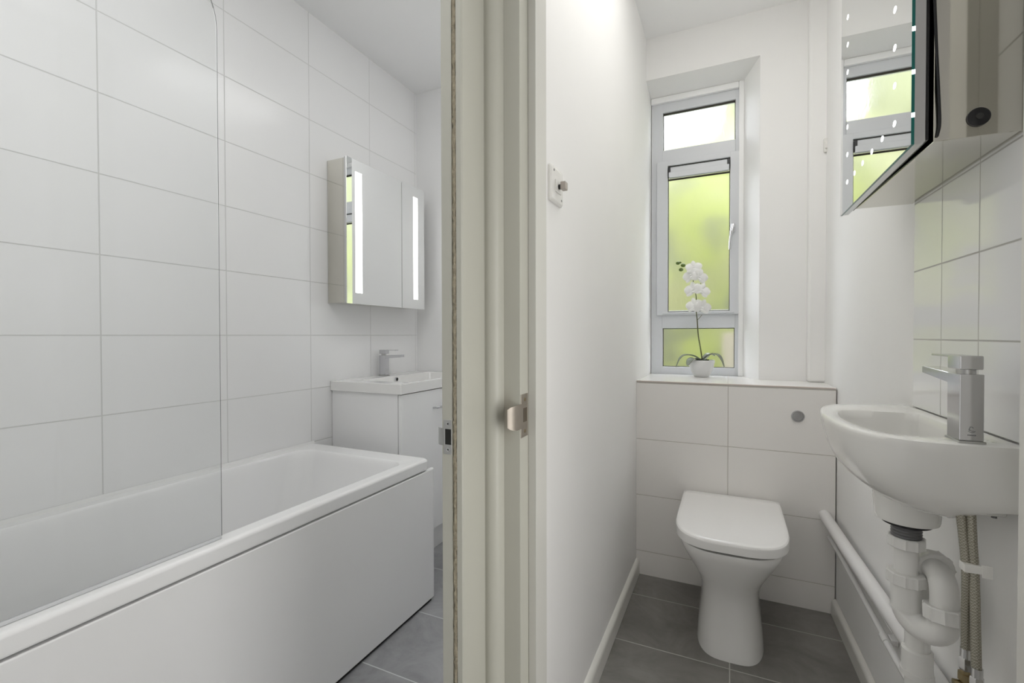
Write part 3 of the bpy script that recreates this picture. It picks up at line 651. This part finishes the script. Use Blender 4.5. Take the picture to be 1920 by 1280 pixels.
# ---- mirror cabinet right
Z0c, Z1c = 1.417, 2.12
t = thing('mirror_cabinet', 'open-edged mirror cabinet with light dots above the small wash basin', 'mirror cabinet', (0, .94, Z0c), 'R')
b = B(); box(b, .0006, .1145, .742, 1.1865, Z0c + .0005, Z1c - .01, .0008, 1); cab = obj('cabinet', b, M['alu'], t, smooth=30, label='polished cabinet sides')
def dn(s_): return .134 + (s_ - .70) * .022
def dslab(b, s0, s1, f0, f1, z0, z1, mi=0):
    q = [(dn(s0) + f0, s0), (dn(s0) + f1, s0), (dn(s1) + f1, s1), (dn(s1) + f0, s1)]
    a = [b.verts.new((p_[0], p_[1], z0)) for p_ in q]; c_ = [b.verts.new((p_[0], p_[1], z1)) for p_ in q]
    fs = [b.faces.new(a[::-1]), b.faces.new(c_)] + [b.faces.new((a[i], a[(i + 1) % 4], c_[(i + 1) % 4], c_[i])) for i in range(4)]
    for f in fs: f.material_index = mi
    return fs
b = B(); dslab(b, .681, 1.1865, -.0165, -.0045, Z0c, Z1c); dslab(b, .6905, 1.186, -.0195, -.0165, Z0c + .004, Z1c); door = obj('door', b, M['alu_sat'], t, smooth=0)
b = B(); fs = dslab(b, .674, 1.1885, -.0045, 0, Z0c, Z1c)
fs[3].material_index = 1
obj('mirror_glass', b, [M['teal_edge'], M['mirror']], door, smooth=0, label='mirror with green glass edge')
b = B(); dslab(b, .70, 1.184, -.0245, -.0195, Z0c + .006, Z1c); obj('dark_door_gap', b, M['black'], t, smooth=0)  # black strip painted as the shaded gap behind the mirror door
def dot(s_, z_):
    n = 12; r_ = .0048; bb = dn(s_)
    ring = lambda o_: [V((bb + o_ + (r_ * 1.5 * cos(2 * pi * k / n)) * .05, s_ + r_ * 1.5 * cos(2 * pi * k / n), z_ + r_ * 1.15 * sin(2 * pi * k / n))) for k in range(n)]
    b = B(); loft(b, [ring(-.0005), ring(.0005)]); obj('light_dot', b, M['ledtab'], door, smooth=30)
ss = [.7475 + k * .0713 for k in range(6)]
for s_ in ss: dot(s_, 1.4862); dot(s_, 2.05)
for k in range(1, 8):
    z_ = 1.4862 + k * .0695; dot(ss[0] - .001 * k, z_); dot(ss[-1] - .0008 * k, z_)
for k in range(9):
    b = B(); box(b, dn(1.1885) - .0048, dn(1.1885) - .0002, 1.1884, 1.1890, 1.462 + k * .0713, 1.4695 + k * .0713)
    obj('edge_glow', b, M['ledtab'], door, smooth=0, label='light showing at the glass edge')
b = B(); lathe(b, [(.0145, 0), (.0145, .003), (.012, .0045), (.0, .0045)], (.0585, 1.1865, 1.4475), 'Y', 32, False); sn = obj('sensor_button', b, M['black'], t)
b = B(); lathe(b, [(.005, .0045), (.005, .0053), (.0, .0053)], (.0585, 1.1865, 1.4475), 'Y', 20, False); obj('sensor_eye', b, pbr('sensor eye', (.05, .05, .05), .1), sn)
b = B(); tube(b, smoothpath([(.118, 1.188, 1.85), (.117, 1.1895, 1.70), (.1135, 1.1905, 1.58), (.1095, 1.1905, 1.49), (.1080, 1.190, 1.445), (.1105, 1.188, 1.425)], 6), .0022, 8); obj('cable', b, M['black'], t, smooth=60)

# ---- orchid on the sill
PX, PY, PZ = -.1257, 2.505, .8918
t = thing('potted_orchid', 'white artificial orchid in a small white pot on the window sill', 'potted plant', (PX, PY, PZ))
b = B(); lathe(b, [(.030, 0), (.034, .001), (.046, .022), (.056, .048), (.061, .072), (.062, .082), (.0605, .084), (.059, .081), (.055, .066), (.0, .064)], (PX, PY, PZ), 'Z', 40, False); obj('pot', b, M['pot'], t, smooth=60)
b = B(); 
for i in range(26): 
    a = random.uniform(0, 6.28); q = random.uniform(0, .035); bmesh.ops.create_icosphere(b, subdivisions=1, radius=random.uniform(.006, .011), matrix=Matrix.Translation((PX + q * cos(a), PY + q * sin(a), PZ + .072 + random.uniform(0, .012))))
obj('moss', b, M['soil'], t)
g = lambda x_, z_, y_=0: (PX + (x_ - 1315) * .00255, PY + y_, PZ + (706 - z_) * .00268)
b = B(); sp = smoothpath([g(1316, 672), g(1313, 652), g(1309, 628), g(1307, 600), g(1305, 580, -.005), g(1305, 556, -.005), g(1300, 532, -.003), g(1299, 514), g(1292, 503), g(1284, 499), g(1276, 496)], 5)
tube(b, sp, [.0032 - .0018 * i / len(sp) for i in range(len(sp))], 8)
tube(b, smoothpath([g(1307, 600), g(1311, 597, -.01), g(1316, 591, -.015)], 3), .0014, 6)
tube(b, smoothpath([g(1303, 540), g(1312, 534, -.01), g(1318, 528, -.012)], 3), .0014, 6)
obj('flower_stem', b, M['stem'], t, smooth=60)
def leafmesh(path, w, up=V((0, 0, 1)), fold=.25, K=7, th=.0012):
    P = smoothpath(path, 6); n = len(P); b = B(); rings = []
    for i, q in enumerate(P):
        tn = (P[min(i + 1, n - 1)] - P[max(i - 1, 0)]).normalized(); sd = tn.cross(up)
        if sd.length < .05: sd = V((0, 1, 0)).cross(tn)
        sd.normalize(); nm = sd.cross(tn).normalized(); u_ = i / (n - 1)
        ww = w * (sin(pi * min(1, u_ * .92 + .06)) ** .6)
        top = [q + sd * ww * (j / (K - 1) * 2 - 1) + nm * (fold * ww * abs(j / (K - 1) * 2 - 1) + th) for j in range(K)]
        bot = [q + sd * ww * (j / (K - 1) * 2 - 1) + nm * (fold * ww * abs(j / (K - 1) * 2 - 1) - th) for j in range(K)][::-1]
        rings.append(top + bot)
    loft(b, rings); return b
for path, w in (([g(1316, 676), g(1300, 667, -.02), g(1286, 666, -.035), g(1277, 673, -.045), g(1270, 688, -.05)], .016),
                ([g(1316, 676), g(1330, 665, -.02), g(1342, 664, -.03), g(1350, 672, -.04), g(1356, 687, -.045)], .015),
                ([g(1315, 678), g(1305, 672, -.04), g(1297, 674, -.065), g(1292, 684, -.085)], .020),
                ([g(1316, 678), g(1324, 668, .04), g(1330, 664, .06), g(1338, 668, .075)], .017)):
    obj('leaf', leafmesh(path, w), M['leaf'], t, smooth=60)
def flower(c, sz, face, roll):
    """phalaenopsis bloom: three sepals, two broad petals and a lip"""
    b = B(); z = V(face).normalized(); x = z.cross(V((0, 0, 1))).normalized(); yv = x.cross(z)
    rt = Matrix.Rotation(roll, 3, z); x = rt @ x; yv = rt @ yv; c = V(c)
    def petal(a, L, w, cup):
        d = cos(a) * x + sin(a) * yv; sdv = -sin(a) * x + cos(a) * yv; rings = []
        for i in range(9):
            u_ = i / 8; ww = w * max(.12, sin(pi * (u_ * .9 + .06)) ** .7); q = c + d * L * u_ + z * (cup * sin(u_ * 2.4) * L)
            r_ = [q + sdv * ww * s_ + z * (-.25 * ww * s_ * s_ + .0006) for s_ in (-1, -.5, 0, .5, 1)]
            r2_ = [q + sdv * ww * s_ + z * (-.25 * ww * s_ * s_ - .0006) for s_ in (1, .5, 0, -.5, -1)]
            rings.append(r_ + r2_)
        loft(b, rings)
    for a in (90, 210, 330): petal(R(a), sz * .95, sz * .30, .12)
    for a in (12, 168): petal(R(a), sz, sz * .52, .22)
    petal(R(270), sz * .42, sz * .16, .7)
    bmesh.ops.create_icosphere(b, subdivisions=2, radius=sz * .13, matrix=Matrix.Translation(c + z * sz * .14))
    return b
for c_, sz, fc, ro in ((g(1301, 504, -.025), .040, (.1, -1, .35), .1), (g(1297, 518, -.03), .044, (-.5, -1, 0), .4), (g(1311, 522, -.03), .042, (.55, -1, -.1), -.3),
                       (g(1301, 545, -.03), .045, (-.35, -1, .1), .2), (g(1315, 547, -.03), .043, (.55, -1, .1), -.4), (g(1303, 574, -.03), .042, (-.3, -1, 0), .2), (g(1316, 578, -.035), .045, (.5, -1, -.35), -.2)):
    obj('flower', flower(c_, sz, fc, ro), M['petal'], t, smooth=60)
for c_, q in ((g(1271, 492), .0105), (g(1281, 497, -.005), .0115), (g(1277, 505, -.005), .011), (g(1275, 491, .005), .0065)):
    b = B(); bmesh.ops.create_icosphere(b, subdivisions=3, radius=q, matrix=Matrix.Translation(c_) @ Matrix.Diagonal((1, .9, .8, 1)))
    obj('bud', b, M['bud'], t, smooth=60)

# ================================================================== OUTSIDE
b = B(); box(b, -14, 14, 2.9, 30, -.45, -.3); gr = struct('ground', b, M['grass'])
def bush(name, label, c_, r_, mat, seed):
    random.seed(seed); b = B()
    bmesh.ops.create_icosphere(b, subdivisions=4, radius=1)
    from mathutils import noise
    for v in b.verts:
        d = v.co.normalized(); k = 1 + .22 * noise.noise(d * 2.2 + V((seed, 0, 0))) + .12 * noise.noise(d * 7 + V((0, seed, 0)))
        v.co = V((d.x * r_[0], d.y * r_[1], d.z * r_[2])) * k + V(c_)
    return single(name, b, mat, label, 'bush', (c_[0], c_[1], -.3), smooth=60)
bush('garden_bush', 'yellow-green sunlit bush outside, behind the obscured toilet window', (.1, 5.2, 1.25), (1.6, .9, 1.9), M['foliage'], 1)
bush('garden_bush', 'pale green bush outside, left beyond the obscured windows', (-3.2, 6.0, .5), (1.6, .9, 1.5), M['foliage_pale'], 5)
bush('garden_tree', 'tall light green tree crown outside beyond the windows', (1.35, 8.2, 3.4), (1.75, 1.2, 3.6), M['foliage_bright'], 9)

bush('garden_tree', 'pale green tree crown outside, furthest left', (-2.9, 8.6, 3.9), (1.5, 1.1, 2.9), M['foliage_bright'], 14)
bush('garden_tree', 'pale green tree crown outside, furthest right', (5.2, 8.6, 3.6), (1.9, 1.1, 3.9), M['foliage_bright'], 21)
t = thing('garden_fence', 'low wooden garden fence outside the toilet window', 'fence', (1.0, 4.1, -.3))
for k in range(12):
    b = B(); box(b, -.05 + k * .16, .095 + k * .16, 4.08, 4.10, -.28, 1.12 + .02 * (k % 2), .002); obj('board', b, M['fence'], t)
for zz in (.1, .85):
    b = B(); box(b, -.05, 1.86, 4.10, 4.14, zz, zz + .08, .002); obj('rail', b, M['fence'], t)
# ================================================================== LIGHT
w = bpy.data.worlds.new('World'); S.world = w; w.use_nodes = True; nt = w.node_tree
bg = nt.nodes['Background']; bg.inputs[0].default_value = (.92, .96, 1.03, 1); bg.inputs[1].default_value = 13.0
def sun(e, d):
    l = bpy.data.lights.new('sun', 'SUN'); l.energy = e; l.angle = R(3); l.color = (1, .96, .88)
    o = bpy.data.objects.new('sun', l); C.objects.link(o); o.rotation_euler = V(d).to_track_quat('-Z', 'Y').to_euler(); o.location = (0, 0, 6)
sun(5.0, (-.25, .55, -.8))
def area(name, loc, size, e, col=(1, 1, 1), size_y=None, d=(0, 0, -1)):
    l = bpy.data.lights.new(name, 'AREA'); l.energy = e; l.size = size; l.color = col
    if size_y: l.shape = 'RECTANGLE'; l.size_y = size_y
    else: l.shape = 'DISK'
    o = bpy.data.objects.new(name, l); C.objects.link(o); o.location = loc; o.rotation_euler = V(d).to_track_quat('-Z', 'Y').to_euler()
    return o
def bulb(name, loc, rad, e, col=(1, 1, 1)):
    l = bpy.data.lights.new(name, 'POINT'); l.energy = e; l.shadow_soft_size = rad; l.color = col
    o = bpy.data.objects.new(name, l); C.objects.link(o); o.location = loc
area('wc_added_fill', (.0, 1.35, 2.585), .45, 4.7, (1, .985, .96), .8)  # added soft fill for the WC, no lamp fitting here
area('bathroom_added_fill', (-.80, .42, 2.585), .6, 5.6, (1, 1, 1), .9)  # added fill over the bathroom, stands in for missing daylight
area('bathroom_side_fill', (-.70, 1.85, 2.585), .34, 2.6, (1, 1, 1), .7)  # extra fill added to brighten the bath panel and vanity front
area('hall_side_fill', (.93, .42, .9), .7, 9, (1, .99, .98), 1.5, (-1, 0, 0))  # added fill in the hall, no window on this wall
area('hall_back_fill', (.25, -1.45, .95), .9, 2.2, (1, .99, .98), 1.7, (0, 1, 0))  # added fill behind the camera to lift the lower walls, no doorway

# ================================================================== CAMERA
cd = bpy.data.cameras.new('camera'); cam = bpy.data.objects.new('camera', cd); C.objects.link(cam)
cd.sensor_width = 36; cd.lens = 873 / 1920 * 36; cd.clip_start = .02
cam.matrix_world = Matrix.Translation((0, 0, 1.1)) @ Matrix.Rotation(.4367, 4, 'Z') @ Matrix.Rotation(pi / 2 - .0131, 4, 'X') @ Matrix.Rotation(-.0019, 4, 'Z')
S.camera = cam
S.view_settings.view_transform = 'Standard'; S.view_settings.look = 'None'; S.view_settings.gamma = 1; S.view_settings.exposure = .2
S.view_settings.use_curve_mapping = False
cy_ = S.cycles; cy_.max_bounces = 14; cy_.diffuse_bounces = 8; cy_.glossy_bounces = 6; cy_.transmission_bounces = 8; cy_.transparent_max_bounces = 12
cy_.use_denoising = True; cy_.sample_clamp_indirect = 6; cy_.caustics_reflective = True; cy_.caustics_refractive = True
